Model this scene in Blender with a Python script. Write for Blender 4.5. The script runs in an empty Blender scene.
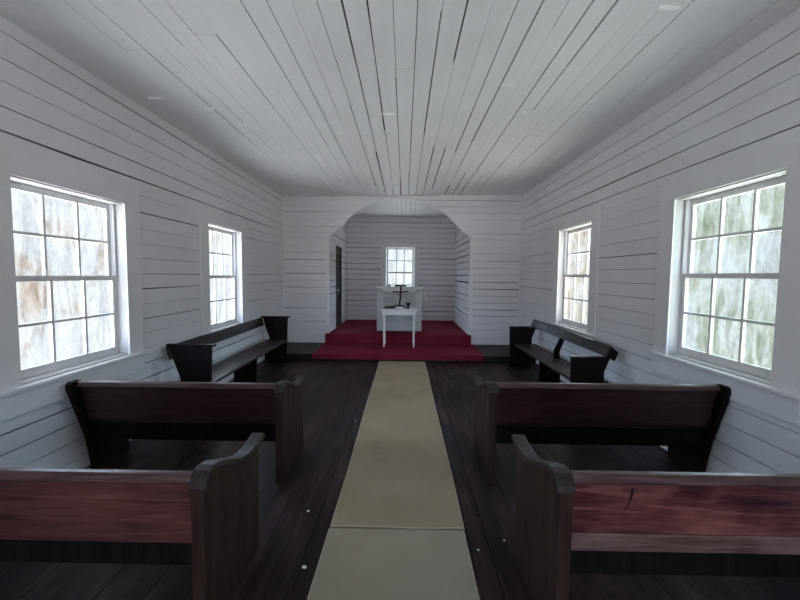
import bpy, bmesh, math, random
from mathutils import Vector, Matrix, noise
random.seed(11)
scn = bpy.context.scene
col = scn.collection

# ------------------------------------------------------------------ dimensions
XL, XR = -2.76, 2.60          # side walls
YR = -2.3                     # wall behind the viewer
YB = 8.68                     # wall with the arch
YA = 11.44                    # back wall of the altar recess
AXL, AXR = -1.725, 1.475      # recess side walls
HS, HP = 0.13, 0.35           # step and altar platform heights
YF = 7.43                     # front of the step
def zc(x): return 3.43 + (x - XL) / (XR - XL) * 0.075     # the old ceiling is not quite level

# ------------------------------------------------------------------ mesh helpers
class MB:
    def __init__(s): s.v = []; s.f = []; s.m = []
    def poly(s, pts, mi=0):
        b = len(s.v); s.v += [tuple(p) for p in pts]; s.f.append(tuple(range(b, b + len(pts)))); s.m.append(mi)
    def box(s, a, b, mi=0, T=None):
        x0, y0, z0 = a; x1, y1, z1 = b
        P = [(x0,y0,z0),(x1,y0,z0),(x1,y1,z0),(x0,y1,z0),(x0,y0,z1),(x1,y0,z1),(x1,y1,z1),(x0,y1,z1)]
        s.hexa(P, mi, T)
    def hexa(s, P, mi=0, T=None):
        if T: P = [T(*p) for p in P]
        o = len(s.v); s.v += [tuple(p) for p in P]
        for f in ((0,3,2,1),(4,5,6,7),(0,1,5,4),(1,2,6,5),(2,3,7,6),(3,0,4,7)):
            s.f.append(tuple(o + i for i in f)); s.m.append(mi)
    def prism(s, pts, d0, d1, T, mi=0):
        """polygon pts (u,z) swept along the third axis from d0 to d1; T(u,d,z) places it"""
        n = len(pts); o = len(s.v)
        s.v += [tuple(T(u, d0, z)) for u, z in pts] + [tuple(T(u, d1, z)) for u, z in pts]
        s.f.append(tuple(o + i for i in range(n))); s.m.append(mi)
        s.f.append(tuple(o + n + i for i in reversed(range(n)))); s.m.append(mi)
        for i in range(n):
            j = (i + 1) % n
            s.f.append((o + i, o + n + i, o + n + j, o + j)); s.m.append(mi)
    def ribbon(s, path, th, d0, d1, T, mi=0):
        """a strip following path (u,z), th thick above it"""
        top = []
        n = len(path)
        for i, (u, z) in enumerate(path):
            a = path[max(i - 1, 0)]; b = path[min(i + 1, n - 1)]
            du, dz = b[0] - a[0], b[1] - a[1]; L = math.hypot(du, dz)
            top.append((u - dz / L * th, z + du / L * th))
        o = len(s.v)
        for (u, z), (p, q) in zip(path, top):
            s.v += [tuple(T(u, d0, z)), tuple(T(u, d1, z)), tuple(T(p, d1, q)), tuple(T(p, d0, q))]
        for i in range(n - 1):
            a = o + 4 * i; b = a + 4
            for k in range(4):
                k2 = (k + 1) % 4
                s.f.append((a + k, b + k, b + k2, a + k2)); s.m.append(mi)
        for e in (o, o + 4 * (n - 1)):
            s.f.append((e, e + 1, e + 2, e + 3)); s.m.append(mi)
    def tube(s, pts, rads, n=8, mi=0):
        o = len(s.v); pts = [Vector(p) for p in pts]
        for i, p in enumerate(pts):
            t = (pts[min(i + 1, len(pts) - 1)] - pts[max(i - 1, 0)]).normalized()
            a = t.orthogonal().normalized() if abs(t.z) > .95 else t.cross(Vector((0, 0, 1))).normalized()
            if abs(t.z) > .95: a = (Vector((1, 0, 0)) - t * t.x).normalized()
            b = t.cross(a)
            for k in range(n):
                w = 2 * math.pi * k / n
                s.v.append(tuple(p + (a * math.cos(w) + b * math.sin(w)) * rads[i]))
        for i in range(len(pts) - 1):
            for k in range(n):
                k2 = (k + 1) % n
                s.f.append((o + i * n + k, o + i * n + k2, o + (i + 1) * n + k2, o + (i + 1) * n + k)); s.m.append(mi)
        s.f.append(tuple(o + k for k in reversed(range(n)))); s.m.append(mi)
        e = o + (len(pts) - 1) * n
        s.f.append(tuple(e + k for k in range(n))); s.m.append(mi)
    def lathe(s, prof, c, n=20, mi=0):
        o = len(s.v)
        for r, z in prof:
            for k in range(n):
                w = 2 * math.pi * k / n
                s.v.append((c[0] + r * math.cos(w), c[1] + r * math.sin(w), c[2] + z))
        for i in range(len(prof) - 1):
            for k in range(n):
                k2 = (k + 1) % n
                s.f.append((o + i * n + k, o + i * n + k2, o + (i + 1) * n + k2, o + (i + 1) * n + k)); s.m.append(mi)
        s.f.append(tuple(o + k for k in reversed(range(n)))); s.m.append(mi)
        e = o + (len(prof) - 1) * n
        s.f.append(tuple(e + k for k in range(n))); s.m.append(mi)
    def build(s, name, mats, parent=None, bevel=0, smooth=False, seg=2):
        me = bpy.data.meshes.new(name)
        me.from_pydata(s.v, [], s.f)
        if not isinstance(mats, (list, tuple)): mats = [mats]
        for m in mats: me.materials.append(m)
        for p, mi in zip(me.polygons, s.m): p.material_index = mi
        bm = bmesh.new(); bm.from_mesh(me)
        bmesh.ops.recalc_face_normals(bm, faces=bm.faces); bm.to_mesh(me); bm.free()
        if smooth:
            for p in me.polygons: p.use_smooth = True
        o = bpy.data.objects.new(name, me); col.objects.link(o)
        if parent: o.parent = parent
        if bevel:
            md = o.modifiers.new('bevel', 'BEVEL'); md.width = bevel; md.segments = seg
            md.limit_method = 'ANGLE'; md.angle_limit = math.radians(35); md.harden_normals = False
        return o

def tag(o, label=None, cat=None, group=None, kind=None):
    if label: o['label'] = label
    if cat: o['category'] = cat
    if group: o['group'] = group
    if kind: o['kind'] = kind
    return o
def empty(name, loc=(0, 0, 0), rz=0):
    o = bpy.data.objects.new(name, None); col.objects.link(o)
    o.location = loc; o.rotation_euler = (0, 0, rz); o.empty_display_size = .2
    return o

# ------------------------------------------------------------------ materials
def newmat(name):
    m = bpy.data.materials.new(name); m.use_nodes = True
    nt = m.node_tree; nt.nodes.clear()
    out = nt.nodes.new('ShaderNodeOutputMaterial')
    return m, nt, out
def N(nt, t, **kw):
    n = nt.nodes.new(t)
    for k, v in kw.items():
        if k.startswith('i_'): n.inputs[k[2:].replace('_', ' ')].default_value = v
        else: setattr(n, k, v)
    return n
def ramp(nt, stops, src):
    r = N(nt, 'ShaderNodeValToRGB'); e = r.color_ramp.elements
    while len(e) < len(stops): e.new(.5)
    for el, (p, c) in zip(e, stops): el.position = p; el.color = (*c, 1)
    nt.links.new(src, r.inputs[0]); return r.outputs[0]
def coords(nt, scale, kind='Object', loc=(0, 0, 0)):
    tc = N(nt, 'ShaderNodeTexCoord'); mp = N(nt, 'ShaderNodeMapping')
    mp.inputs['Scale'].default_value = scale; mp.inputs['Location'].default_value = loc
    nt.links.new(tc.outputs[kind], mp.inputs[0]); return mp.outputs[0]
def nz(nt, vec, scale, detail=4, rough=.55, dist=0):
    n = N(nt, 'ShaderNodeTexNoise'); n.inputs['Scale'].default_value = scale; n.inputs['Detail'].default_value = detail
    n.inputs['Roughness'].default_value = rough; n.inputs['Distortion'].default_value = dist
    nt.links.new(vec, n.inputs['Vector']); return n.outputs['Fac']
def mixc(nt, fac, a, b, mode='MIX'):
    m = N(nt, 'ShaderNodeMix', data_type='RGBA', blend_type=mode)
    for sock, v in ((m.inputs[0], fac), (m.inputs[6], a), (m.inputs[7], b)):
        if hasattr(v, 'links'): nt.links.new(v, sock)
        elif isinstance(v, tuple): sock.default_value = (*v, 1)
        else: sock.default_value = v
    return m.outputs[2]
def bump(nt, h, strength, dist=.01):
    b = N(nt, 'ShaderNodeBump'); b.inputs['Strength'].default_value = strength; b.inputs['Distance'].default_value = dist
    nt.links.new(h, b.inputs['Height']); return b.outputs[0]
def surf(name, color_fn, rough=.6, spec=.5, bump_fn=None, rough_fn=None, sheen=0):
    m, nt, out = newmat(name)
    p = N(nt, 'ShaderNodeBsdfPrincipled')
    c = color_fn(nt)
    if isinstance(c, tuple): p.inputs['Base Color'].default_value = (*c, 1)
    else: nt.links.new(c, p.inputs['Base Color'])
    p.inputs['Roughness'].default_value = rough
    p.inputs['Specular IOR Level'].default_value = spec
    if sheen: p.inputs['Sheen Weight'].default_value = sheen
    if rough_fn: nt.links.new(rough_fn(nt), p.inputs['Roughness'])
    if bump_fn: nt.links.new(bump_fn(nt), p.inputs['Normal'])
    nt.links.new(p.outputs[0], out.inputs[0])
    return m

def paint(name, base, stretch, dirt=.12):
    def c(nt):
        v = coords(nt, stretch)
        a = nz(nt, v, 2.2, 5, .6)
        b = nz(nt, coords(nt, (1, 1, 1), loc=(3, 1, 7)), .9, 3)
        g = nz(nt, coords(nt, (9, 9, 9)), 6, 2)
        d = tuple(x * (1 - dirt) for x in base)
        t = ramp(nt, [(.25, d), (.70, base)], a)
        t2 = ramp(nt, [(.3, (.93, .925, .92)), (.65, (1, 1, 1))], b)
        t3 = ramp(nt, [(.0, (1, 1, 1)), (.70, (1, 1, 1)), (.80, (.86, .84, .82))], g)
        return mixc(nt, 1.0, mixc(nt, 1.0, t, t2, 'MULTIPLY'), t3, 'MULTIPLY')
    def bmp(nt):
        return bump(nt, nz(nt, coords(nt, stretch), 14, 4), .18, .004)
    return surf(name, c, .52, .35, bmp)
M = {}
M['paint_y'] = paint('white_paint_along', (.81, .815, .835), (6, .7, 6), .06)       # boards running along the room
M['paint_x'] = paint('white_paint_across', (.81, .805, .83), (.7, 6, 6), .06)     # boards running across
M['paint_ceil'] = paint('ceiling_paint', (.80, .81, .825), (6, .6, 6), .06)
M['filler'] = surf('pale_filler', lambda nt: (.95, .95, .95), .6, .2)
M['trim'] = paint('trim_paint', (.82, .825, .835), (2, 2, 2), .06)
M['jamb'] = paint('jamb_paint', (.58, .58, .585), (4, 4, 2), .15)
M['sash'] = paint('sash_paint', (.80, .80, .80), (4, 4, 2), .15)
M['gap'] = surf('bare_lath', lambda nt: (.009, .008, .008), .9, .05)

def wood(name, axis, dark, mid, lite, rough=.42, wear=.5, seed=0., spec=.45):
    st = {'x': (.55, 7, 7), 'y': (7, .55, 7), 'z': (7, 7, .55)}[axis]
    def c(nt):
        v = coords(nt, st, loc=(seed, seed * 1.7, seed * .6))
        grain = nz(nt, v, 3.2, 7, .62, 1.4)
        t = ramp(nt, [(.25, dark), (.5, mid), (.74, lite)], grain)
        fst = tuple(q * (6 if q > 1 else 2.2) for q in st)
        fg = nz(nt, coords(nt, fst, loc=(seed, 4, seed)), 3.0, 4, .6, .6)
        t = mixc(nt, 1., t, ramp(nt, [(.32, (.50, .48, .48)), (.56, (1.12, 1.12, 1.12))], fg), 'MULTIPLY')
        blot = nz(nt, coords(nt, (1.2, 1.6, 1.6), loc=(seed * 2, 3, seed)), 1.3, 4, .6)
        f = ramp(nt, [(.42, (0, 0, 0)), (.72, (wear, wear, wear))], blot)
        return mixc(nt, f, t, tuple(min(1, x * 1.5) for x in lite))
    def r(nt):
        a = nz(nt, coords(nt, st, loc=(seed, 2, 1)), 4, 5)
        return ramp(nt, [(.3, (rough - .1,) * 3), (.7, (rough + .18,) * 3)], a)
    def bmp(nt): return bump(nt, nz(nt, coords(nt, st, loc=(seed, 0, 0)), 9, 6, .6, .8), .25, .003)
    return surf(name, c, rough, spec, bmp, r)
D, MD, LT = (.009, .004, .005), (.032, .010, .0135), (.072, .026, .029)
M['pew_x'] = wood('pew_wood_long', 'x', D, MD, LT, .40, .25, 1.3)
M['pew_x_lit'] = wood('pew_wood_lit', 'x', (.014, .0055, .005), (.072, .022, .020), (.145, .056, .046), .46, .4, 4.1, .3)  # pew wood again, the near row's stronger light put into its colour
M['pew_x_mottle'] = wood('pew_wood_mottled', 'x', (.014, .005, .006), (.080, .018, .020), (.25, .092, .078), .42, .95, 9.4)
M['pew_x_pale'] = wood('pew_wood_pale', 'x', (.05, .022, .02), (.13, .062, .052), (.22, .15, .13), .5, .8, 3.7)
M['crack'] = surf('crack_dark', lambda nt: (.022, .008, .009), .7, .2)
M['pew_rail'] = wood('pew_rail_wood', 'x', (.025, .011, .011), (.06, .026, .025), (.14, .075, .07), .42, .35, 2.2)
M['pew_z'] = wood('pew_wood_upright', 'z', (.012, .0058, .0042), (.026, .0115, .0080), (.048, .0225, .0160), .5, .25, 5.2, .2)
M['pew_cap'] = wood('pew_cap_wood', 'y', (.012, .008, .007), (.024, .016, .014), (.044, .031, .027), .42, .25, 3.3, .3)
M['bench_y'] = wood('bench_wood_long', 'y', (.006, .004, .004), (.014, .0095, .0095), (.032, .022, .021), .42, .2, 6.6)
M['bench_z2'] = wood('pew_end_dark', 'z', (.004, .003, .003), (.007, .005, .005), (.012, .009, .008), .55, .1, 2.7, .12)
M['bench_z'] = wood('bench_wood_end', 'z', (.0025, .002, .0023), (.005, .004, .0042), (.009, .007, .007), .5, .1, 7.7, .15)

def floor_color(nt):
    v = coords(nt, (8, .45, 1))
    g = nz(nt, v, 2.4, 7, .62, 1.)
    t = ramp(nt, [(.25, (.009, .005, .006)), (.52, (.022, .0125, .0145)), (.78, (.050, .027, .031))], g)
    w = nz(nt, coords(nt, (2.2, .5, 1), loc=(2.3, 4.2, 0)), 1.5, 6, .7)
    f = ramp(nt, [(.50, (0, 0, 0)), (.72, (.55, .55, .55))], w)
    return mixc(nt, f, t, (.13, .064, .066))
M['floor'] = surf('dark_floor_boards', floor_color, .5, .12,
                  lambda nt: bump(nt, nz(nt, coords(nt, (8, .5, 1)), 6, 6), .35, .004),
                  lambda nt: ramp(nt, [(.3, (.36,) * 3), (.7, (.62,) * 3)], nz(nt, coords(nt, (3, .6, 1)), 3, 5)))
M['floor_gap'] = surf('floor_gap', lambda nt: (.003, .0025, .003), .9, .1)
def runner_color(a, b):
    def c(nt):
        f = nz(nt, coords(nt, (1, 1, 1)), 1.6, 4)
        fine = nz(nt, coords(nt, (90, 90, 90)), 3, 3, .7)
        t = ramp(nt, [(.3, a), (.7, b)], f)
        return mixc(nt, 1., t, ramp(nt, [(.25, (.78, .78, .78)), (.75, (1.1, 1.1, 1.1))], fine), 'MULTIPLY')
    return c
pile = lambda nt: bump(nt, nz(nt, coords(nt, (60, 60, 60)), 5, 3, .7), .6, .004)
M['runner'] = surf('tan_runner', runner_color((.325, .258, .180), (.41, .328, .232)), .95, .1, pile)
M['runner2'] = surf('grey_tan_runner', runner_color((.32, .278, .210), (.385, .336, .258)), .95, .1, pile)
M['hem'] = surf('runner_hem', lambda nt: (.43, .37, .28), .9, .1)
M['red'] = surf('red_carpet', runner_color((.155, .012, .032), (.215, .023, .048)), .95, .08, pile)
M['green'] = surf('dark_green_paint', runner_color((.012, .0135, .0075), (.022, .024, .0145)), .55, .3)
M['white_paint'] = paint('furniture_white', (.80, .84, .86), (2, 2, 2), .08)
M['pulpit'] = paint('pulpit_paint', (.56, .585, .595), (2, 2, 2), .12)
M['recess'] = paint('pulpit_panel_shade', (.44, .46, .47), (2, 2, 2), .12)  # body paint darkened, shade of the sunk panels put into the colour
M['door_wood'] = wood('door_wood', 'z', (.007, .0045, .0045), (.014, .008, .008), (.024, .014, .014), .5, .2, 8.)
M['metal'] = surf('pale_knob', lambda nt: (.55, .54, .5), .3, .6)
M['black'] = surf('black_glaze', lambda nt: (.012, .011, .012), .35, .5)
M['branch'] = surf('branch_wood', lambda nt: ramp(nt, [(.3, (.012, .007, .006)), (.7, (.05, .028, .022))], nz(nt, coords(nt, (40, 40, 12)), 2, 4)), .7, .3)
M['twig'] = surf('dry_sprig', lambda nt: ramp(nt, [(.3, (.03, .024, .018)), (.7, (.11, .10, .075))], nz(nt, coords(nt, (40, 40, 40)), 2, 3)), .8, .2)
M['page'] = surf('book_page', lambda nt: (.20, .20, .20), .8, .2)
M['plate'] = surf('white_plate', lambda nt: (.78, .75, .73), .4, .5)
M['cloth'] = surf('white_cloth', lambda nt: ramp(nt, [(.3, (.56, .58, .58)), (.7, (.66, .68, .67))], nz(nt, coords(nt, (6, 6, 6)), 3, 4)), .9, .2)
M['chip'] = surf('paint_chip', lambda nt: (.75, .75, .75), .7, .2)

def glass(name, clean, stain, dark, amount, seed):
    """old window glass under streaky grime: part of the daylight passes, part is scattered by the film"""
    m, nt, out = newmat(name)
    streak = nz(nt, coords(nt, (4, 4, 1.0), loc=(seed, seed, seed)), 2.4, 7, .64, .8)
    blot = nz(nt, coords(nt, (1.0, 1.0, 1.1), loc=(seed * 3, seed, seed * 2)), 1.9, 5, .62, .5)
    fine = nz(nt, coords(nt, (16, 16, 6), loc=(seed, 1, 2)), 4.0, 5, .7)
    t = ramp(nt, [(.30, tuple(x * .80 for x in clean)), (.60, clean)], streak)
    st = ramp(nt, [(.32, dark), (.52, stain), (.66, clean)], streak)
    f = ramp(nt, [(.56 - amount * .16, (0, 0, 0)), (.68 - amount * .16, (1, 1, 1))], blot)
    c = mixc(nt, f, t, st)
    c = mixc(nt, 1., c, ramp(nt, [(.3, (.86, .86, .86)), (.55, (1, 1, 1))], fine), 'MULTIPLY')
    tr = N(nt, 'ShaderNodeBsdfTransparent'); tl = N(nt, 'ShaderNodeBsdfTranslucent'); gl = N(nt, 'ShaderNodeBsdfGlossy')
    gl.inputs['Roughness'].default_value = .15
    for b in (tr, tl): nt.links.new(c, b.inputs[0])
    a = N(nt, 'ShaderNodeMixShader'); a.inputs[0].default_value = .03
    nt.links.new(tr.outputs[0], a.inputs[1]); nt.links.new(tl.outputs[0], a.inputs[2])
    b = N(nt, 'ShaderNodeMixShader'); b.inputs[0].default_value = .03
    nt.links.new(a.outputs[0], b.inputs[1]); nt.links.new(gl.outputs[0], b.inputs[2])
    nt.links.new(b.outputs[0], out.inputs[0])
    return m
W1 = (.97, .985, .99)
M['glass1'] = glass('grimy_glass_brown', W1, (.88, .83, .78), (.58, .49, .42), .35, 1.7)
M['glass2'] = glass('grimy_glass_pale', W1, (.93, .91, .88), (.82, .77, .72), .4, 5.1)
M['glass3'] = glass('grimy_glass_green', (.90, .95, .95), (.77, .81, .75), (.52, .56, .47), .85, 8.3)
M['glass4'] = glass('grimy_glass_tan', (.94, .94, .91), (.84, .79, .70), (.60, .53, .44), .8, 12.9)
M['glass5'] = glass('speckled_glass', (.97, 1., 1.), (.92, .95, .95), (.80, .84, .84), .45, 17.)

# ------------------------------------------------------------------ plank walls
def TL_(u, d, z): return Vector((XL - d, u, z))      # left wall: u = y, d outward
def TR_(u, d, z): return Vector((XR + d, u, z))
def TB_(u, d, z): return Vector((u, YB + d, z))
def TA_(u, d, z): return Vector((u, YA + d, z))
def TAL(u, d, z): return Vector((AXL - d, u, z))
def TAR(u, d, z): return Vector((AXR + d, u, z))
def TRR(u, d, z): return Vector((u, YR - d, z))

def spans(u0, u1, z0, z1, holes):
    """free stretches of a board between the openings"""
    out = [(u0, u1)]
    for (a, b, c, d) in holes:
        if z1 > c + 1e-4 and z0 < d - 1e-4:
            nxt = []
            for (p, q) in out:
                if b <= p or a >= q: nxt.append((p, q)); continue
                if a > p: nxt.append((p, a))
                if b < q: nxt.append((b, q))
            out = nxt
    return out
def cut_rows(rows, holes):
    zs = set(rows)
    for h in holes: zs.add(h[2]); zs.add(h[3])
    return sorted(z for z in zs if rows[0] <= z <= rows[-1])

def plank_wall(name, T, u0, u1, rows, holes, mat, thick=.16, gaps=None, gmax=.006, joint=(2.6, 4.6), seed=0, pool=None):
    rng = random.Random(seed); mb = MB()
    for i in range(len(rows) - 1):
        z0, z1 = rows[i], rows[i + 1]
        # a row beside an opening's top or sill is notched round it
        sub = [z for z in cut_rows(rows, holes) if z0 < z < z1]
        lv = [z0] + sub + [z1]
        js = []; u = u0 + rng.uniform(.3, joint[1])
        while u < u1: js.append(u); u += rng.uniform(*joint)
        g0 = gaps.get(i, None) if gaps else None
        prof = {}
        def gap(u):
            k = int((u - u0) / 1.1)
            for kk in (k, k + 1):
                if kk not in prof:
                    base = g0 if g0 is not None else rng.choice(pool or (.0008, .0015, .002, .003, .0035, gmax * .8))
                    prof[kk] = max(.0006, 1.9 * base * rng.uniform(.35, 1.3))
            f = (u - u0) / 1.1 - k
            return prof[k] * (1 - f) + prof[k + 1] * f
        offs = [rng.uniform(0, .0025) for _ in range(len(js) + 1)]
        for (a, b) in zip(lv[:-1], lv[1:]):
            for (p, q) in spans(u0, u1, a, b, holes):
                cuts = [p] + [j for j in js if p < j < q] + [q]
                fine = []
                for s0, s1 in zip(cuts[:-1], cuts[1:]):
                    n = max(1, int((s1 - s0) / 1.1)); w = (s1 - s0) / n
                    for k in range(n):
                        fine.append((s0 + k * w + (.0008 if k == 0 else 0), s0 + (k + 1) * w - (.0008 if k == n - 1 else 0), s0))
                for (s0, s1, ref) in fine:
                    ji = sum(1 for j in js if j <= ref + 1e-6); d = offs[ji]
                    top0 = b - (gap(s0) if b == z1 else 0); top1 = b - (gap(s1) if b == z1 else 0)
                    mb.hexa([(s0, d, a), (s1, d, a), (s1, .024, a), (s0, .024, a),
                             (s0, d, top0), (s1, d, top1), (s1, .024, top1), (s0, .024, top0)], 0, T)
    zs = cut_rows([rows[0], rows[-1]], holes)
    for a, b in zip(zs[:-1], zs[1:]):
        for (p, q) in spans(u0 - .02, u1 + .02, a, b, holes):
            mb.box((p, .024, a), (q, thick, b), 1, T)
    return tag(mb.build(name, [mat, M['gap']]), kind='structure')

WL = [(2.66, 3.748, .878, 2.372), (5.34, 6.413, .853, 2.397)]
WR = [(2.67, 3.746, .948, 2.456), (5.378, 6.48, .915, 2.476)]
rowsL = [0, .12, .28, .435, .577, .74, .899, 1.056, 1.213, 1.369, 1.534, 1.689, 1.849, 2.006, 2.16, 2.332, 2.502, 2.664, 2.829, 3.0, 3.155, 3.333, 3.50]
rowsR = [0, .06, .215, .37, .536, .69, .84, 1.0, 1.158, 1.319, 1.479, 1.638, 1.797, 1.958, 2.121, 2.29, 2.445, 2.583, 2.726, 2.899, 3.063, 3.203, 3.368, 3.56]
gL = {1: .006, 2: .007, 3: .008, 4: .005, 12: .0015, 13: .002, 14: .006, 15: .004, 16: .008, 17: .006, 18: .003, 19: .005, 20: .008, 11: .003, 10: .004, 9: .005, 8: .004, 7: .005, 6: .003}
gR = {1: .005, 2: .006, 3: .006, 4: .004, 9: .004, 10: .003, 11: .003, 12: .005, 13: .003, 14: .003, 15: .002, 16: .003, 17: .007, 18: .009, 19: .003, 20: .006, 21: .006, 22: .003}
plank_wall('wall_left', TL_, YR, YB, rowsL, WL, M['paint_y'], gaps=gL, seed=3)
plank_wall('wall_right', TR_, YR, YB, rowsR, WR, M['paint_y'], gaps=gR, seed=4)
DOORHOLE = (-.75, .65, 0, 2.3)
plank_wall('wall_rear', TRR, XL, XR, [i * .16 for i in range(23)], [DOORHOLE], M['paint_x'], seed=9)
WA = [(-.56, .285, .98, 2.53)]
rowsA = [.30, .47, .627, .784, .936, 1.09, 1.247, 1.406, 1.562, 1.72, 1.877, 2.04, 2.2, 2.358, 2.515, 2.67, 2.79, 2.955, 3.11, 3.26, 3.43]
plank_wall('wall_back', TA_, AXL - .15, AXR + .15, rowsA, WA, M['paint_x'], gmax=.008, seed=12, pool=(.001, .004, .006, .007, .009, .010))
DH = (9.58, 10.43, .30, 2.43)
plank_wall('wall_alcove_left', TAL, YB + .03, YA, rowsA, [DH], M['paint_y'], thick=.12, seed=14, pool=(.003, .006, .008, .010, .013))
plank_wall('wall_alcove_right', TAR, YB + .03, YA, rowsA, [], M['paint_y'], thick=.12, seed=15, pool=(.006, .009, .012, .014, .017))

# the wall with the arch: boards end along the arch curve
ACX = -.125
ARCH = [(1.60, 2.575), (1.45, 2.70), (1.30, 2.84), (1.15, 2.985), (1.0, 3.12), (.85, 3.225), (.65, 3.322), (.45, 3.375), (.25, 3.402), (0, 3.410)]
def arch_w(z):
    if z <= ARCH[0][1]: return ARCH[0][0]
    for (w0, a), (w1, b) in zip(ARCH[:-1], ARCH[1:]):
        if a <= z <= b: return w0 + (w1 - w0) * (z - a) / (b - a)
    return 0
def arch_wall():
    rng = random.Random(21); mb = MB()
    rows = [HS, .30, .465, .625, .787, .934, 1.09, 1.246, 1.406, 1.562, 1.725, 1.877, 2.04, 2.2, 2.358, 2.515, 2.65, 2.784, 2.951, 3.112, 3.25, 3.385, 3.53]
    for i in range(len(rows) - 1):
        for s in (-1, 1):
            z0 = rows[i]; g = rng.choice((.002, .003, .005, .006, .008, .010)); z1 = rows[i + 1] - g
            out = XL if s < 0 else XR
            top = ARCH[-1][1]
            if z0 >= top:
                if s < 0: mb.hexa([(XL, 0, z0), (XR, 0, z0), (XR, .024, z0), (XL, .024, z0), (XL, 0, z1), (XR, 0, z1), (XR, .024, z1), (XL, .024, z1)], 0, TB_)
                continue
            zt = min(z1, top)
            zs = [z0] + [z for _, z in ARCH if z0 < z < zt] + [zt]
            edge = [(ACX + s * arch_w(z), z) for z in zs]
            if z1 > top: edge += [(ACX, z1)]
            d = rng.uniform(0, .002)
            js = rng.uniform(.35, .8) * (abs(out - ACX) - 1.7) if rng.random() < .4 else None
            e0 = g * rng.uniform(-.9, .9); zo = z1 + max(-g, e0)
            mb.prism([(out, z0)] + edge + [(out, zo - .0005)], d, .024, TB_, 0)
    for s in (-1, 1):
        out = XL - .02 if s < 0 else XR + .02
        edge = [(ACX + s * 1.6, HS)] + [(ACX + s * w, z) for w, z in ARCH] + [(ACX, 3.53), (out, 3.53), (out, HS)]
        mb.prism(edge, .024, .10, TB_, 1)
    return tag(mb.build('wall_front', [M['paint_x'], M['gap']]), kind='structure')
arch_wall()
# lining under the arch curve, and the upright corner boards below its springing
mb = MB()
path = [(ACX - w, z) for w, z in ARCH] + [(ACX + w, z) for w, z in reversed(ARCH[:-1])]
mb.ribbon(path, -.010, -.003, .102, TB_)
o = tag(mb.build('trim_1', M['trim']), kind='structure')
for n, s in ((2, -1), (3, 1)):
    mb = MB(); a = ACX + s * 1.595; b = ACX + s * 1.68
    mb.box((min(a, b), -.018, HP + .005), (max(a, b), 0, 2.575), 0, TB_)
    mb.box((min(a, a + s * .02), 0, HP + .005), (max(a, a + s * .02), .12, 2.575), 0, TB_)
    tag(mb.build('trim_%d' % n, M['trim'], bevel=.004), kind='structure')
mb = MB()   # thin moulding under the ceiling on the arch wall
mb.hexa([(XL, YB - .03, zc(XL) - .035), (XR, YB - .03, zc(XR) - .035), (XR, YB, zc(XR) - .035), (XL, YB, zc(XL) - .035),
         (XL, YB - .03, zc(XL)), (XR, YB - .03, zc(XR)), (XR, YB, zc(XR)), (XL, YB, zc(XL))])
tag(mb.build('trim_4', M['trim'], bevel=.004), kind='structure')
for n, x0, x1 in ((5, XL, XL + .03), (6, XR - .03, XR)):     # corner strips
    mb = MB(); mb.box((x0, YB - .03, HS), (x1, YB, zc(x0) - .04)); tag(mb.build('trim_%d' % n, M['trim'], bevel=.003), kind='structure')

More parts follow.
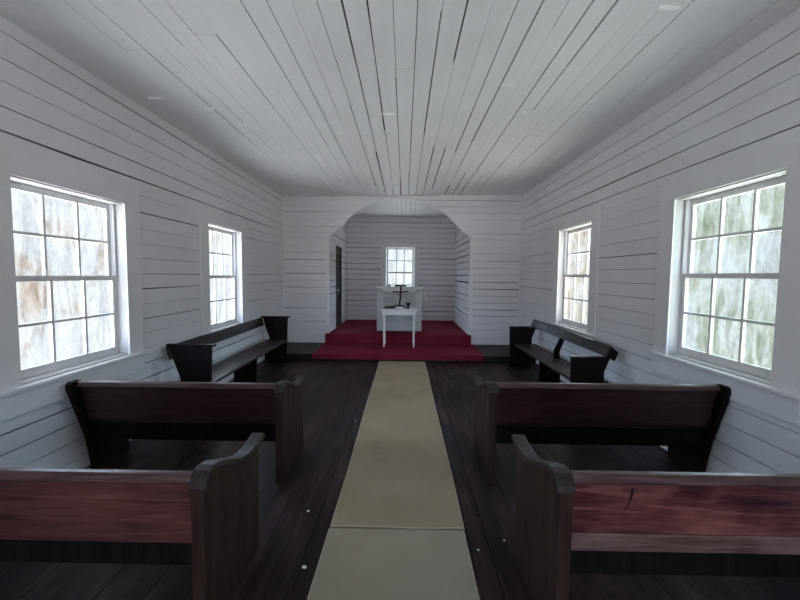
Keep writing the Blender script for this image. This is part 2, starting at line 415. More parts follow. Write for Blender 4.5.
# ------------------------------------------------------------------ ceiling
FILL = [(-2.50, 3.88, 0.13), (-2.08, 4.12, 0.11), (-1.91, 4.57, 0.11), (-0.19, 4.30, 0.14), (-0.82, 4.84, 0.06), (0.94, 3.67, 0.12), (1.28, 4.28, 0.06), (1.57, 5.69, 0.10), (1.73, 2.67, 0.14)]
def ceiling():
    rng = random.Random(33); mb = MB()
    xs = [-.094 + .1625 * k for k in range(-17, 18)]
    xs = [x for x in xs if XL + .03 < x < XR - .22]
    xs = [XL] + xs + [2.405, XR]
    strong = {-.58: .0035, }
    for i in range(len(xs) - 1):
        x0, x1 = xs[i], xs[i + 1]
        mid = abs((x0 + x1) / 2)
        js = []; y = YR + rng.uniform(.6, 3.5)
        while y < YB - .3: js.append(y); y += rng.uniform(1.6, 4.2)
        ys = [YR] + js + [YB]
        for y0, y1 in zip(ys[:-1], ys[1:]):
            d = rng.choice((0, .001, .002, .004, .007, .010)) if mid < 2.3 else rng.uniform(0, .001)
            n = max(1, int((y1 - y0) / 1.4)); w = (y1 - y0) / n
            pool = (.0015, .003, .004, .005, .006, .008) if mid < 1.3 else (.0015, .002, .003, .004, .005)
            b = rng.choice(pool); g = [max(.0005, (2.7 if mid < 1.3 else 2.1) * b * rng.uniform(.3, 1.2)) for _ in range(n + 1)]
            if i == len(xs) - 3: g = [.006] * (n + 1)
            for k in range(n):
                a0 = y0 + k * w + (.0012 if k == 0 else 0); a1 = y0 + (k + 1) * w - (.0012 if k == n - 1 else 0)
                mb.hexa([(x0, a0, zc(x0) - d), (x1 - g[k], a0, zc(x1) - d), (x1 - g[k + 1], a1, zc(x1) - d), (x0, a1, zc(x0) - d),
                         (x0, a0, zc(x0) + .022), (x1 - g[k], a0, zc(x1) + .022), (x1 - g[k + 1], a1, zc(x1) + .022), (x0, a1, zc(x0) + .022)], 0)
    mb.hexa([(XL - .16, YR - .16, zc(XL) + .022), (XR + .16, YR - .16, zc(XR) + .022), (XR + .16, YB, zc(XR) + .022), (XL - .16, YB, zc(XL) + .022),
             (XL - .16, YR - .16, zc(XL) + .2), (XR + .16, YR - .16, zc(XR) + .2), (XR + .16, YB, zc(XR) + .2), (XL - .16, YB, zc(XL) + .2)], 1)
    # pale filler showing at some board ends
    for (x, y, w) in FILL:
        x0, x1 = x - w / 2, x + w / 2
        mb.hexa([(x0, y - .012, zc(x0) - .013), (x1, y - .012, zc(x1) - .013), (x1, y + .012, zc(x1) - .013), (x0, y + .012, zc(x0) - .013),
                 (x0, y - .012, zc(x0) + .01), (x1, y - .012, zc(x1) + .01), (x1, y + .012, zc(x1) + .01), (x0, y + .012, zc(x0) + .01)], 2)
    # over the altar recess
    z = 3.42; x = AXL - .1
    while x < AXR + .1:
        g = rng.choice((.002, .003, .005, .006)); mb.box((x, YB + .024, z), (x + .115 - g, YA + .1, z + .02), 0); x += .115
    mb.box((AXL - .15, YB + .024, z + .02), (AXR + .15, YA + .16, z + .2), 1)
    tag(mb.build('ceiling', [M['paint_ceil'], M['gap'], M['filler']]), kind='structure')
ceiling()

# ------------------------------------------------------------------ floor and platforms
def floor():
    rng = random.Random(5); mb = MB(); x = XL
    while x < XR:
        w = min(rng.uniform(.105, .15), XR - x); g = rng.uniform(.001, .004)
        y = YR; e = rng.uniform(.5, 3.5) + YR
        while y < YF:
            e2 = min(e, YF); d = rng.uniform(0, .0025)
            mb.box((x, y, -.02), (x + w - g, e2 - .001, -d), 0)
            y = e2; e = y + rng.uniform(2.2, 4.5)
        x += w
    mb.box((XL - .16, YR - .16, -.12), (XR + .16, YA + .2, -.02), 1)
    tag(mb.build('floor', [M['floor'], M['floor_gap']]), kind='structure')
floor()
mb = MB()
mb.box((XL, YF + .02, 0), (XR, YB + .1, HS - .03)); mb.box((XL, YF, HS - .03), (XR, YB + .1, HS))
o = tag(mb.build('floor_step', M['green'], bevel=.004), kind='structure')
mb = MB()
mb.box((AXL - .08, YB - .035, HS), (AXR + .05, YA + .1, HP - .012))
o = tag(mb.build('floor_altar', M['green']), kind='structure')

mb = MB()   # red carpet over the middle of the step: tread and front
x0, x1 = -1.80, 1.58
mb.box((x0, YF - .012, HS), (x1, YB - .05, HS + .012)); mb.box((x0, YF - .014, .035), (x1, YF - .0005, HS + .010))
mb.tube([(x0, YF - .006, HS + .004), (x1, YF - .006, HS + .004)], [.011, .011], 10)
tag(mb.build('step_carpet', M['red']), 'red carpet covering the middle of the low step in front of the arch', 'carpet')
mb = MB()   # red carpet of the altar platform with its riser
mb.box((AXL + .003, YB - .03, HP - .011), (AXR - .003, YA - .004, HP))
mb.box((x0, YB - .050, HS + .001), (AXR + .055, YB - .0365, HP)); mb.box((x0, YB - .0365, HP - .011), (AXR + .055, YB - .02, HP))
tag(mb.build('altar_carpet', M['red']), 'red carpet on the raised altar platform and its riser behind the arch', 'carpet')

def runner(name, xa, xb, y0, y1, mat, label, hem_end):
    rng = random.Random(y0); mb = MB(); n = max(4, int((y1 - y0) / .12)); t = .009
    cx = lambda y: -.004 * (y - 2.4)
    L = []
    for i in range(n + 1):
        y = y0 + (y1 - y0) * i / n
        wob = .004 * math.sin(y * 2.1 + 1) + rng.uniform(-.002, .002)
        L.append((xa + wob + cx(y) * 0, xb + wob * .6, y))
    ripple = lambda y: .0015 * max(0, math.sin(y * 3.)) 
    for (a, b, y), (c, d, w) in zip(L[:-1], L[1:]):
        mb.hexa([(a, y, .0005), (b, y, .0005), (d, w, .0005), (c, w, .0005), (a, y, t), (b, y, t), (d, w, t), (c, w, t)])
    r = mb.build(name, mat)
    h = MB()
    for e in (0, 1): h.tube([(l[e], l[2], .006) for l in L], [.0045] * len(L), 6)
    h.build('edge_binding', M['hem'], r)
    if hem_end is not None:
        h = MB(); k = 12
        h.tube([(xa + (xb - xa) * i / k, hem_end + .006 * math.sin(i * .6), .008) for i in range(k + 1)], [.0055] * (k + 1), 6)
        h.build('end_hem', M['hem'], r)
    return tag(r, label, 'carpet runner')
runner('carpet_runner', -.478, .418, 2.455, YF - .02, M['runner'], 'long tan carpet runner from the floor seam up to the red step', 2.460)
runner('carpet_runner', -.482, .412, YR + .1, 2.44, M['runner2'], 'nearer greyish tan carpet runner at the bottom of the aisle, before the seam', None)

# ------------------------------------------------------------------ windows
def window(num, T, u0, u1, z0, z1, glassm, cas=.21, head=.19, tall=True, over=.0, sill_out=.035):
    root = empty('window_%d' % num); tag(root, kind='structure')
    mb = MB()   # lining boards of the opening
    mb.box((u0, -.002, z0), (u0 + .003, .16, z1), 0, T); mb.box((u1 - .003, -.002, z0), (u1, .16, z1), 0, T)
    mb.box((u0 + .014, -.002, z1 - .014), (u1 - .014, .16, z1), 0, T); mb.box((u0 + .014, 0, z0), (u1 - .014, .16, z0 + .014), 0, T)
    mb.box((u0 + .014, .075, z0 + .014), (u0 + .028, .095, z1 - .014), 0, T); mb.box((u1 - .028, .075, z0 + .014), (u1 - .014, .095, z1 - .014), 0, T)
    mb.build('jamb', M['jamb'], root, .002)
    mb = MB()   # flat casing boards on the wall
    mb.box((u0 - cas, -.020, z0 - .005), (u0 + .002, 0, z1 + .01), 0, T); mb.box((u1 - .002, -.020, z0 - .005), (u1 + cas, 0, z1 + .01), 0, T)
    mb.box((u0 - cas, -.021, z1 - .002), (u1 + cas, 0, z1 + head), 0, T)
    mb.build('casing', M['trim'], root, .003)
    mb = MB(); mb.box((u0 - cas - .01, -sill_out - .01, z0 - .035), (u1 + cas + .01, .03, z0 - .004), 0, T)
    mb.build('stool', M['trim'], root, .006)
    mb = MB(); mb.box((u0 - cas + .005, -.022, z0 - .205), (u1 + cas - .005, 0, z0 - .036), 0, T)
    mb.build('apron', M['trim'], root, .003)
    zm = z0 + (z1 - z0) * .513
    a, b = u0 + .016, u1 - .016
    for nm, lo, hi, d0, d1, br, tr in (('upper_sash', zm - .02, z1 - .016, .118, .150, .045, .052), ('lower_sash', z0 + .016, zm + .022, .084, .116, .072, .045)):
        mb = MB(); st = .048
        mb.box((a, d0, lo), (a + st, d1, hi), 0, T); mb.box((b - st, d0, lo), (b, d1, hi), 0, T)
        mb.box((a + st, d0, lo), (b - st, d1, lo + br), 0, T); mb.box((a + st, d0, hi - tr), (b - st, d1, hi), 0, T)
        s = mb.build(nm, M['sash'], root, .003)
        gu0, gu1, gz0, gz1 = a + st, b - st, lo + br, hi - tr
        mb = MB(); m2 = .011
        for k in (1, 2):
            u = gu0 + (gu1 - gu0) * k / 3; mb.box((u - m2, d0 + .003, gz0), (u + m2, d1 - .003, gz1), 0, T)
        z = (gz0 + gz1) / 2
        for k in range(3):
            p = gu0 + (gu1 - gu0) * k / 3 + (m2 if k else 0); q = gu0 + (gu1 - gu0) * (k + 1) / 3 - (m2 if k < 2 else 0)
            mb.box((p, d0 + .003, z - m2), (q, d1 - .003, z + m2), 0, T)
        mb.build('muntins', M['sash'], s)
        mb = MB(); dm = (d0 + d1) / 2 + .004
        mb.box((gu0, dm, gz0), (gu1, dm + .003, gz1), 0, T)
        mb.build('pane', glassm, s)
    return root
window(1, TL_, *WL[0], M['glass1'])
window(2, TL_, *WL[1], M['glass2'])
window(3, TR_, *WR[0], M['glass3'])
window(4, TR_, *WR[1], M['glass4'], cas=.21)
window(5, TA_, *WA[0], M['glass5'], cas=.15, head=.10, sill_out=.02)

# the dark door in the left side of the recess
root = empty('door_1'); tag(root, kind='structure')
u0, u1, z0, z1 = DH[0], DH[1], HP, DH[3]
mb = MB()
mb.box((u0 + .02, .045, z0 + .004), (u1 - .02, .085, z1 - .02), 0, TAL)
for (a, b, c, d) in ((.0, .10, 0, 2.06), (.71, .81, 0, 2.06), (.1, .71, 0, .2), (.1, .71, .82, .98), (.1, .71, 1.9, 2.06), (.36, .45, .2, .82), (.36, .45, .98, 1.9)):
    mb.box((u0 + .02 + a, .030, z0 + .004 + c), (u0 + .02 + b, .046, z0 + .002 + d), 0, TAL)
mb.build('door_panel', M['door_wood'], root, .003)
mb = MB()
mb.box((u0, -.002, z0), (u0 + .02, .12, z1), 0, TAL); mb.box((u1 - .02, -.002, z0), (u1, .12, z1), 0, TAL); mb.box((u0 + .02, -.002, z1 - .02), (u1 - .02, .12, z1), 0, TAL)
mb.build('door_frame', M['door_wood'], root)
mb = MB()
mb.tube([TAL(u0 + .10, .03, 1.30), TAL(u0 + .10, -.02, 1.30)], [.012, .012], 10)
mb.tube([TAL(u0 + .10, -.018, 1.30), TAL(u0 + .10, -.028, 1.30), TAL(u0 + .10, -.05, 1.30), TAL(u0 + .10, -.06, 1.30)], [.012, .03, .03, .015], 12)
mb.build('door_knob', M['metal'], root, smooth=True)
mb = MB(); mb.box((u0 + .07, .024, 1.2), (u0 + .13, .0305, 1.37), 0, TAL); mb.build('knob_plate', M['black'], root)

# ------------------------------------------------------------------ pews
def arc_profile():
    return [(-.006, .752), (.0, .782), (.016, .806), (.045, .822), (.09, .827), (.14, .818), (.19, .800), (.24, .779), (.29, .757), (.34, .736),
            (.40, .713), (.46, .698), (.52, .692), (.58, .694), (.63, .700), (.68, .708), (.72, .715)]
def pew(label, sx, x0, y0, xw, mats, boards, dz=0.):
    """sx: +1 the pew runs to the right of its aisle end, -1 to the left; x0 aisle face; xw wall-side outer face"""
    L = abs(xw - x0)
    root = empty('pew', (x0, y0, 0)); tag(root, label, 'pew')
    TP = lambda u, d, z: Vector((sx * d, u, z))          # u = depth from the back, d = along the pew
    th = .058
    prof = [(u, z + dz * .5) for u, z in arc_profile()]
    mb = MB()
    mb.prism([(0, 0), (0, .757 + dz * .5)] + [(u + .004, z - .012) for u, z in prof[1:14]] + [(.640, .69 + dz * .5), (.640, 0)], 0, th, TP)
    end = mb.build('end_panel', mats['end'], root, .004)
    mb = MB(); mb.ribbon(prof, -.032, -.012, th + .012, TP)
    for i, v in enumerate(mb.v): pass
    mb.build('end_cap', mats['cap'], end, .009, seg=3)
    # reclined back boards
    lean = lambda z: .022 + (.85 - z) * .20
    mb = MB()
    for (zb, zt) in boards:
        zb += dz * .5; zt += dz
        g = .0
        mb.prism([(lean(zb), zb), (lean(zt - .003), zt - .003), (lean(zt - .003) + .026, zt - .003), (lean(zb) + .026, zb)], th, L - .048, TP)
    mb.build('back_panel', mats['back'], root, .003)
    mb = MB()
    mb.prism([(u, z + dz) for u, z in ((.006, .793), (-.002, .802), (.004, .832), (.012, .839), (.038, .840), (.048, .834), (.048, .799), (.030, .793))], th, L - .048, TP)
    mb.build('top_rail', mats['rail'], root, .004)
    mb = MB(); mb.prism([(.150, .436), (.150, .462), (.50, .470), (.53, .462), (.53, .440), (.50, .436)], th, L - .048, TP)
    mb.build('seat', mats['seat'], root, .004)
    mb = MB(); mb.box((.125, th, .285), (.149, L - .048, .440), 0, TP); mb.box((.47, th, .375), (.492, L - .048, .436), 0, TP)
    mb.build('seat_rail', M['bench_z2'], root, .003)
    # the slanted wall-side end
    mb = MB()
    mb.prism([(-.055, .79 + dz), (-.055, .822 + dz), (-.035, .845 + dz), (.05, .845 + dz), (.07, .82 + dz), (.14, .60), (.20, .50), (.30, .47), (.57, .47), (.58, .40), (.57, .30), (.56, 0), (.16, 0), (.135, .16), (.10, .33)], L - .048, L, TP)
    mb.build('wall_end', mats['end2'], root, .006)
    return root
pm = lambda back, rail='pew_rail': dict(end=M['pew_z'], cap=M['pew_cap'], back=M[back], rail=M[rail], seat=M['pew_x'], end2=M['bench_z2'])
pew('nearest left pew with plain reddish back board and scrolled brown aisle end', -1, -.885, 1.625, -2.70, pm('pew_x_lit'), [(.425, .797)], -.034)
r1 = pew('nearest right pew whose mottled red back shows a dark crack and a paler lower board', 1, .692, 1.62, 2.56, pm('pew_x_mottle'), [(.515, .797)])
pew('dark second-row left pew, its slanted far end touching the left wall', -1, -.975, 3.00, -2.69, pm('pew_x'), [(.485, .797)], -.026)
pew('dark second-row right pew with a rounded slanted end at the right wall', 1, .700, 3.03, 2.588, pm('pew_x'), [(.475, .797)])

def on_back(d, z, proud): return Vector((d, .022 + (.85 - z) * .20 - proud, z))
mb = MB(); lean = lambda z: .022 + (.85 - z) * .20
mb.prism([(lean(.412) - .002, .412), (lean(.512) - .002, .512), (lean(.512) + .024, .512), (lean(.412) + .024, .412)], .058, 1.82, lambda u, d, z: Vector((d, u, z)))
tag(mb.build('lower_back_board', M['pew_x_pale'], r1, .003), 'paler worn lower back board')
mb = MB()
for pts in ([(.332, .690), (.334, .755), (.341, .765), (.345, .735), (.343, .700), (.338, .688)], [(.316, .645), (.326, .662), (.336, .682), (.339, .680), (.331, .660), (.320, .644)]):
    mb.v += [on_back(d, z, .001) for d, z in pts] + [on_back(d, z, -.01) for d, z in pts]; n = len(pts); o_ = len(mb.v) - 2 * n
    mb.f.append(tuple(o_ + i for i in range(n))); mb.m.append(0)
    for i in range(n): mb.f.append((o_ + i, o_ + n + i, o_ + n + (i + 1) % n, o_ + (i + 1) % n)); mb.m.append(0)
tag(mb.build('crack', M['crack'], r1), 'dark crack and knot')
# ------------------------------------------------------------------ side benches by the step, facing the aisle
def bench_left():
    root = empty('side_bench', (XL + .018, 4.25, 0), .014); tag(root, 'black bench along the left wall under the far left window, with tall flat-capped ends', 'bench')
    T = lambda u, d, z: Vector((u, d, z))        # u = out from the wall, d = along the wall
    Ln = 3.0
    for d in (0, Ln - .035):
        mb = MB(); mb.prism([(.16, 0), (.525, 0), (.540, .46), (.555, .868), (.085, .868), (.125, .70), (.20, .49)], d, d + .035, T)
        e = mb.build('end_panel', M['bench_z'], root, .003)
        mb = MB(); mb.box((.050, d - .012, .868), (.595, d + .047, .892), 0, T); mb.build('end_cap', M['bench_z'], e, .004)
    mb = MB(); mb.prism([(.100, .715), (.062, .868), (.036, .862), (.074, .709)], .0, Ln, T); mb.build('back_rail', M['bench_y'], root, .003)
    mb = MB(); mb.prism([(.155, .420), (.155, .450), (.54, .455), (.565, .448), (.565, .424), (.54, .420)], .035, Ln - .035, T); mb.build('seat', M['bench_y'], root, .004)
    mb = MB(); mb.prism([(.16, 0), (.50, 0), (.52, .42), (.17, .42)], 1.47, 1.50, T); mb.build('seat_support', M['bench_z'], root, .003)
    mb = MB(); mb.box((.18, .035, .35), (.20, 1.47, .42), 0, T); mb.box((.18, 1.50, .35), (.20, Ln - .035, .42), 0, T); mb.build('seat_rail', M['bench_y'], root)
bench_left()
def bench_right():
    root = empty('side_bench', (XR, 4.45, 0)); tag(root, 'dark open-backed bench along the right wall, with slanted posts holding its back rail', 'bench')
    T = lambda u, d, z: Vector((-u, d, z))
    Ln = 2.66
    for d in (0, Ln - .035):
        mb = MB(); mb.prism([(.235, 0), (.615, 0), (.622, .46), (.628, .752), (.24, .752), (.24, .45)], d, d + .035, T)
        e = mb.build('end_panel', M['bench_z'], root, .003)
        mb = MB(); mb.box((.225, d - .008, .752), (.64, d + .043, .770), 0, T); mb.build('end_cap', M['bench_y'], e, .004)
    for d in (.0355, 1.32, Ln - .0705):
        mb = MB(); mb.prism([(.31, .45), (.225, .45), (.225, .57), (.117, .845), (.172, .895), (.31, .58)], d, d + .035, T)
        mb.build('back_post', M['bench_z'], root, .003)
    mb = MB(); mb.prism([(.164, .905), (.187, .895), (.237, .775), (.214, .765)], -.005, Ln + .005, T); r = mb.build('back_rail', M['bench_y'], root, .003)
    for d in (-.005, Ln - .058):
        mb = MB(); mb.prism([(.168, .888), (.214, .766), (.125, .718), (.085, .822)], d, d + .040, T); mb.build('rail_block', M['bench_z'], r, .003)
    mb = MB(); mb.prism([(.15, .420), (.15, .450), (.53, .455), (.555, .448), (.555, .424), (.53, .420)], .071, Ln - .071, T); mb.build('seat', M['bench_y'], root, .004)
    mb = MB(); mb.prism([(.21, 0), (.53, 0), (.52, .42), (.20, .42)], 1.32, 1.355, T); mb.build('seat_support', M['bench_z'], root, .003)
bench_right()

# ------------------------------------------------------------------ pulpit
root = empty('pulpit', (ACX + .005, 9.2, HP)); tag(root, 'white panelled wooden pulpit standing on the red altar platform under the arch', 'pulpit')
hw = .542
mb = MB()
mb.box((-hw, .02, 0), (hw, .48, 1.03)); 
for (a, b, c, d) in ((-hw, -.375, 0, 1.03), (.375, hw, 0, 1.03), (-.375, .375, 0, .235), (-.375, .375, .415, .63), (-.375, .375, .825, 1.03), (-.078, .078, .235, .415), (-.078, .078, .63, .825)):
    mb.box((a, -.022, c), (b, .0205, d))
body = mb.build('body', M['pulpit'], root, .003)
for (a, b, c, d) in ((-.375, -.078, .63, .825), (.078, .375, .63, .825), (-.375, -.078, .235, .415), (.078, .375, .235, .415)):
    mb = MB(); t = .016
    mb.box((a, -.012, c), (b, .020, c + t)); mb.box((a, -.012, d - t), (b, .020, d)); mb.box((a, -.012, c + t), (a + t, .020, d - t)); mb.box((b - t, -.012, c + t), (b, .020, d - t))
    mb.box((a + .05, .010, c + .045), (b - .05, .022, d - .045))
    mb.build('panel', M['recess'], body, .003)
mb = MB(); mb.box((-.575, -.035, 1.03), (.575, .50, 1.062)); mb.build('top', M['pulpit'], root, .006)
ZT = HP + 1.062 + .001
# white swag cloth over the pulpit's front
mb = MB(); nu, nv = 28, 9; cx = ACX + .02; g = {}
for i in range(nu + 1):
    t = i / nu * 2 - 1; sag = (1 - abs(t) ** 2.0)
    for j in range(nv + 1):
        f = j / nv
        x = cx + t * .60
        fold = .006 * math.sin(f * 14 + t * 2) * sag
        z = ZT + .012 - f * (.035 + .165 * sag); y = 9.2 - .040 - .05 * math.sin(math.pi * f ** .8 * .9) * (.25 + sag) + fold - .004
        g[i, j] = len(mb.v); mb.v.append((x, y, z))
for i in range(nu):
    for j in range(nv): mb.f.append((g[i, j], g[i + 1, j], g[i + 1, j + 1], g[i, j + 1])); mb.m.append(0)
b = len(mb.v)      # flap lying on the top
for i in range(nu + 1):
    mb.v.append((mb.v[g[i, 0]][0], 9.2 + .16, ZT + .004))
for i in range(nu): mb.f.append((g[i, 0], b + i, b + i + 1, g[i + 1, 0])); mb.m.append(0)
b = len(mb.v)      # the tail hanging at the right end
for k in range(8):
    z = ZT - .005 - k * .048; w = .018 + .003 * k; x = .500 + .010 * math.sin(k * .5)
    mb.v += [(x - w, 9.135 + .008 * math.sin(k), z), (x + w, 9.145 - .008 * math.sin(k * 1.3), z)]
for k in range(7): mb.f.append((b + 2 * k, b + 2 * k + 1, b + 2 * k + 3, b + 2 * k + 2)); mb.m.append(0)
o = mb.build('swag_cloth', M['cloth'], smooth=True)
md = o.modifiers.new('thick', 'SOLIDIFY'); md.thickness = .004; md.offset = 1
tag(o, 'white cloth draped in a swag across the pulpit front, one tail hanging', 'cloth')

def open_book(x, y, z):
    r = empty('open_book', (x, y, z)); tag(r, 'dark open book lying on the pulpit top in front of the altar window', 'book')
    mb = MB(); mb.box((-.150, 0, 0), (.150, .20, .006)); mb.build('cover', M['black'], r, .002)
    for s, m in ((-1, M['black']), (1, M['page'])):
        mb = MB(); pts = [(0, .006), (0, .034), (.03, .050), (.07, .052), (.11, .046), (.143, .034), (.143, .006)]
        mb.prism([(s * u, w) for u, w in pts], .006, .194, lambda u, d, w: Vector((u, d, w))); mb.build('pages', m, r, .002)
open_book(-.095, 9.36, ZT + .005)
mb = MB(); mb.lathe([(.004, .0), (.030, 0), (.036, .010), (.030, .028), (.016, .040), (.006, .048)], (-.375, 9.42, ZT), 16)
tag(mb.build('ornament', M['black'], smooth=True), 'small dark domed object left of the open book on the pulpit', 'ornament')
mb = MB(); mb.lathe([(.004, 0), (.026, 0), (.022, .012), (.012, .024), (.022, .040), (.027, .058), (.018, .072), (.005, .078)], (-.545, 9.42, ZT), 16)
tag(mb.build('ornament', M['plate'], smooth=True), 'tiny pale ornament at the left end of the pulpit top', 'ornament')

# ------------------------------------------------------------------ communion table and what stands on it
tx0, tx1, ty0, ty1 = -.478, .258, 8.14, 8.60; tz = HS + .0125
root = empty('communion_table', ((tx0 + tx1) / 2, (ty0 + ty1) / 2, tz)); tag(root, 'small plain white table with square legs on the red step before the pulpit', 'table')
cxx, cyy = root.location.x, root.location.y
def loc(mb): mb.v = [(x - cxx, y - cyy, z - tz) for x, y, z in mb.v]; return mb
mb = MB(); mb.box((tx0 - .025, ty0 - .022, .952), (tx1 + .025, ty1 + .015, .974)); loc(mb).build('tabletop', M['white_paint'], root, .004)
mb = MB()
mb.box((tx0, ty0, .846), (tx1, ty0 + .022, .952)); mb.box((tx0, ty1 - .022, .846), (tx1, ty1, .952))
mb.box((tx0, ty0 + .022, .846), (tx0 + .022, ty1 - .022, .952)); mb.box((tx1 - .022, ty0 + .022, .846), (tx1, ty1 - .022, .952))
loc(mb).build('apron', M['white_paint'], root, .003)
for x in (tx0 + .024, tx1 - .066):
    for y in (ty0 + .023, ty1 - .066):
        mb = MB(); a, b = .0215, .016; cx_, cy_ = x + a, y + a
        mb.hexa([(cx_ - b, cy_ - b, tz), (cx_ + b, cy_ - b, tz), (cx_ + b, cy_ + b, tz), (cx_ - b, cy_ + b, tz),
                 (cx_ - a, cy_ - a, .952), (cx_ + a, cy_ - a, .952), (cx_ + a, cy_ + a, .952), (cx_ - a, cy_ + a, .952)])
        loc(mb).build('leg', M['white_paint'], root, .003)
TT = .9745
root = empty('wooden_cross', (-.095, 8.38, TT + .003)); tag(root, 'dark crooked branch cross standing upright on the white table', 'cross')
mb = MB(); mb.tube([(.0, 0, .026), (-.006, 0, .08), (-.012, .004, .13), (.004, 0, .18), (.008, -.004, .24), (.004, 0, .30), (.012, .002, .36), (.016, 0, .42), (.016, 0, .475)],
        [.024, .022, .020, .021, .020, .019, .020, .020, .018], 10); mb.build('upright', M['branch'], root, smooth=True)
mb = MB(); mb.tube([(-.180, -.018, .365), (-.12, -.02, .360), (-.05, -.022, .352), (.02, -.022, .348), (.08, -.021, .354), (.13, -.02, .362), (.178, -.018, .366)], [.009, .013, .014, .015, .015, .014, .010], 8)
mb.build('crossbar', M['branch'], root, smooth=True)
mb = MB()
for q in (((-.0, 0, .045), (-.07, .0, .05), (-.14, .01, .035), (-.20, .02, .014)), ((0, 0, .045), (.07, 0, .042), (.13, .01, .026), (.17, .015, .012)), ((0, 0, .04), (-.02, .07, .03), (-.03, .12, .012))):
    mb.tube(q, [.022, .018, .014, .006], 8)
mb.build('foot', M['branch'], root, smooth=True)
mb = MB(); mb.lathe([(.004, .0), (.055, 0), (.074, .012), (.080, .040), (.076, .041), (.068, .016), (.050, .008), (.004, .006)], (-.105, 8.235, TT), 24)
tag(mb.build('dish', M['plate'], smooth=True), 'small white dish in front of the foot of the branch cross', 'dish')
root = empty('goblet', (.085, 8.28, TT)); tag(root, 'small black goblet on the right side of the white table', 'goblet')
mb = MB(); mb.lathe([(.004, 0), (.042, 0), (.040, .010), (.020, .020), (.018, .055), (.024, .062)], (0, 0, 0), 18); mb.build('stem', M['black'], root, smooth=True)
mb = MB(); mb.lathe([(.014, .060), (.034, .070), (.050, .092), (.054, .128), (.050, .128), (.044, .096), (.006, .078)], (0, 0, 0), 18); mb.build('bowl', M['black'], root, smooth=True)
rng = random.Random(8); mb = MB()
for k in range(80):
    x = rng.uniform(-.40, -.26); y = rng.uniform(8.2, 8.34); a = rng.uniform(-.5, .5); l = rng.uniform(.04, .09); z = TT + .006 + rng.uniform(0, .050) * (1 - abs(x + .33) / .10)
    z = max(z, TT + .004)
    mb.tube([(x - l * math.cos(a), y - l * math.sin(a) * .6, max(TT + .004, z - .004)), (x, y, z + .004), (x + l * math.cos(a), y + l * math.sin(a) * .6, z)], [.003, .0055, .0025], 5)
tag(mb.build('dried_sprig', M['twig']), 'flat dark heap of dried sprigs on the left half of the white table', 'dried plant', kind='stuff')
mb = MB(); T = lambda u, d, z: Vector((u, d, z))
mb.prism([(-.425, TT + .002), (-.335, TT + .120), (-.330, TT + .117), (-.3, TT + .002), (-.305, TT + .002), (-.333, TT + .110), (-.42, TT + .002)], 8.40, 8.47, T)
tag(mb.build('folded_card', M['plate']), 'pale folded card standing behind the sprigs on the white table', 'card')

# ------------------------------------------------------------------ flakes of white paint on the dark floor
for (x, y, s, lab) in ((-.675, 2.63, .011, 'white paint flake on dark floor left of runner, level with the seam'),
                       (-.565, 2.105, .013, 'white paint flake nearest the camera on the floor left of runner'),
                       (-.45 - .10, 4.35, .010, 'small white paint flake by the left edge of runner, beside second-row pew'),
                       (.475, 2.27, .008, 'white paint flake on dark floor close to right edge of runner'),
                       (.66, 2.36, .007, 'tiny white paint flake at the foot of the nearest right pew end')):
    rng = random.Random(x * 91); mb = MB(); n = 7
    pts = [(x + s * rng.uniform(.6, 1.2) * math.cos(6.283 * k / n), y + s * rng.uniform(.6, 1.2) * math.sin(6.283 * k / n)) for k in range(n)]
    mb.prism([p for p in pts], 0.0003, .0035, lambda u, d, z: Vector((u, z, d)))
    tag(mb.build('paint_flake', M['chip']), lab, 'paint flake', 'paint flakes on the floor')

# ------------------------------------------------------------------ daylight
w = bpy.data.worlds.new('overcast_sky'); scn.world = w; w.use_nodes = True
nt = w.node_tree; nt.nodes.clear()
out = nt.nodes.new('ShaderNodeOutputWorld'); bg = nt.nodes.new('ShaderNodeBackground')
tc = N(nt, 'ShaderNodeTexCoord'); sp = N(nt, 'ShaderNodeSeparateXYZ'); nt.links.new(tc.outputs['Generated'], sp.inputs[0])
mr = N(nt, 'ShaderNodeMapRange'); mr.inputs[1].default_value = -1; mr.inputs[2].default_value = 1
nt.links.new(sp.outputs['Z'], mr.inputs[0])
SKY = 40.0
def k(c, s): return tuple(x * s / SKY for x in c)
# ahead: dim horizon, unseen ground and sky brightened; behind: brightness added to fill room
ahead = ramp(nt, [(0, k((.97, .985, 1), 12)), (.28, k((.97, .985, 1), 10)), (.385, k((.97, .995, 1), .74)), (.50, k((.97, .995, 1), .70)),
               (.604, k((.95, .985, 1), .78)), (.616, k((.50, .70, 1), 33)), (.66, k((.52, .71, 1), 33)), (.69, k((.78, .88, 1), 6)), (.74, k((.78, .88, 1), 4)), (1, k((.78, .89, 1), 1.5))], mr.outputs[0])
behind_fill = ramp(nt, [(0, k((.97, .985, 1), 12)), (.36, k((.97, .985, 1), 10)), (.49, k((1, .98, 1), 5.5)), (.525, k((.95, .95, 1), 5.5)), (.56, k((.58, .74, 1), 10.5)), (.66, k((.58, .74, 1), 10.5)), (1, k((.78, .89, 1), 1.5))], mr.outputs[0])
my = N(nt, 'ShaderNodeMapRange', interpolation_type='SMOOTHSTEP'); my.inputs[1].default_value = .05; my.inputs[2].default_value = -.55
nt.links.new(sp.outputs['Y'], my.inputs[0])
nt.links.new(mixc(nt, my.outputs[0], ahead, behind_fill), bg.inputs[0]); bg.inputs[1].default_value = SKY
nt.links.new(bg.outputs[0], out.inputs[0])
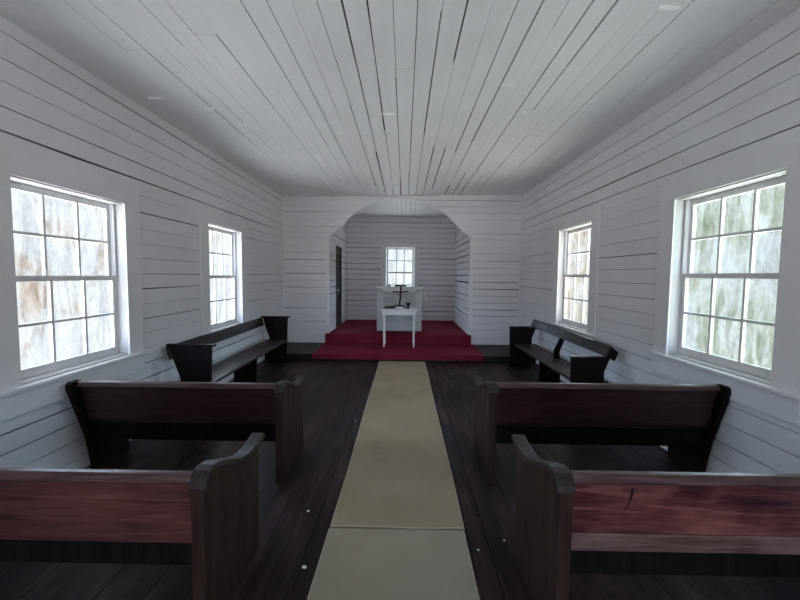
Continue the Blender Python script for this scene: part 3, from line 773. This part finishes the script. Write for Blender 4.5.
def portal(name, loc, rot, sx, sy):
    l = bpy.data.lights.new(name, 'AREA'); l.shape = 'RECTANGLE'; l.size = sx; l.size_y = sy; l.cycles.is_portal = True
    o = bpy.data.objects.new(name, l); col.objects.link(o); o.location = loc; o.rotation_euler = rot
H = math.pi / 2
for (u0, u1, z0, z1) in WL: portal('window_daylight', (XL - .17, (u0 + u1) / 2, (z0 + z1) / 2), (0, -H, 0), z1 - z0, u1 - u0)
for (u0, u1, z0, z1) in WR: portal('window_daylight', (XR + .17, (u0 + u1) / 2, (z0 + z1) / 2), (0, H, 0), z1 - z0, u1 - u0)
for (u0, u1, z0, z1) in WA: portal('window_daylight', ((u0 + u1) / 2, YA + .17, (z0 + z1) / 2), (-H, 0, 0), u1 - u0, z1 - z0)
for (u0, u1, z0, z1) in (DOORHOLE,): portal('doorway_daylight', ((u0 + u1) / 2, YR - .17, (z0 + z1) / 2), (H, 0, 0), u1 - u0, z1 - z0)

# ------------------------------------------------------------------ camera
f, pi_, ya, ro = 381.486, .0651116, .0114302, .0103461
cp, spn = math.cos(pi_), math.sin(pi_); cy, sy = math.cos(ya), math.sin(ya)
fw = Vector((-sy * cp, cy * cp, -spn)); r = Vector((cy, sy, 0)); u = r.cross(fw)
c, s = math.cos(ro), math.sin(ro)
r2 = r * c + u * s; u2 = -r * s + u * c
cam = bpy.data.cameras.new('camera'); co = bpy.data.objects.new('camera', cam); col.objects.link(co)
co.matrix_world = Matrix(((r2.x, u2.x, -fw.x, 0), (r2.y, u2.y, -fw.y, 0), (r2.z, u2.z, -fw.z, 1.70), (0, 0, 0, 1)))
cam.sensor_width = 36; cam.lens = f / 800 * 36; cam.clip_start = .02
scn.camera = co

scn.view_settings.view_transform = 'Standard'; scn.view_settings.look = 'None'
scn.view_settings.gamma = 1; scn.view_settings.use_curve_mapping = False
scn.view_settings.exposure = 0.2
scn.cycles.use_denoising = True
scn.cycles.max_bounces = 12; scn.cycles.diffuse_bounces = 8; scn.cycles.transparent_max_bounces = 16
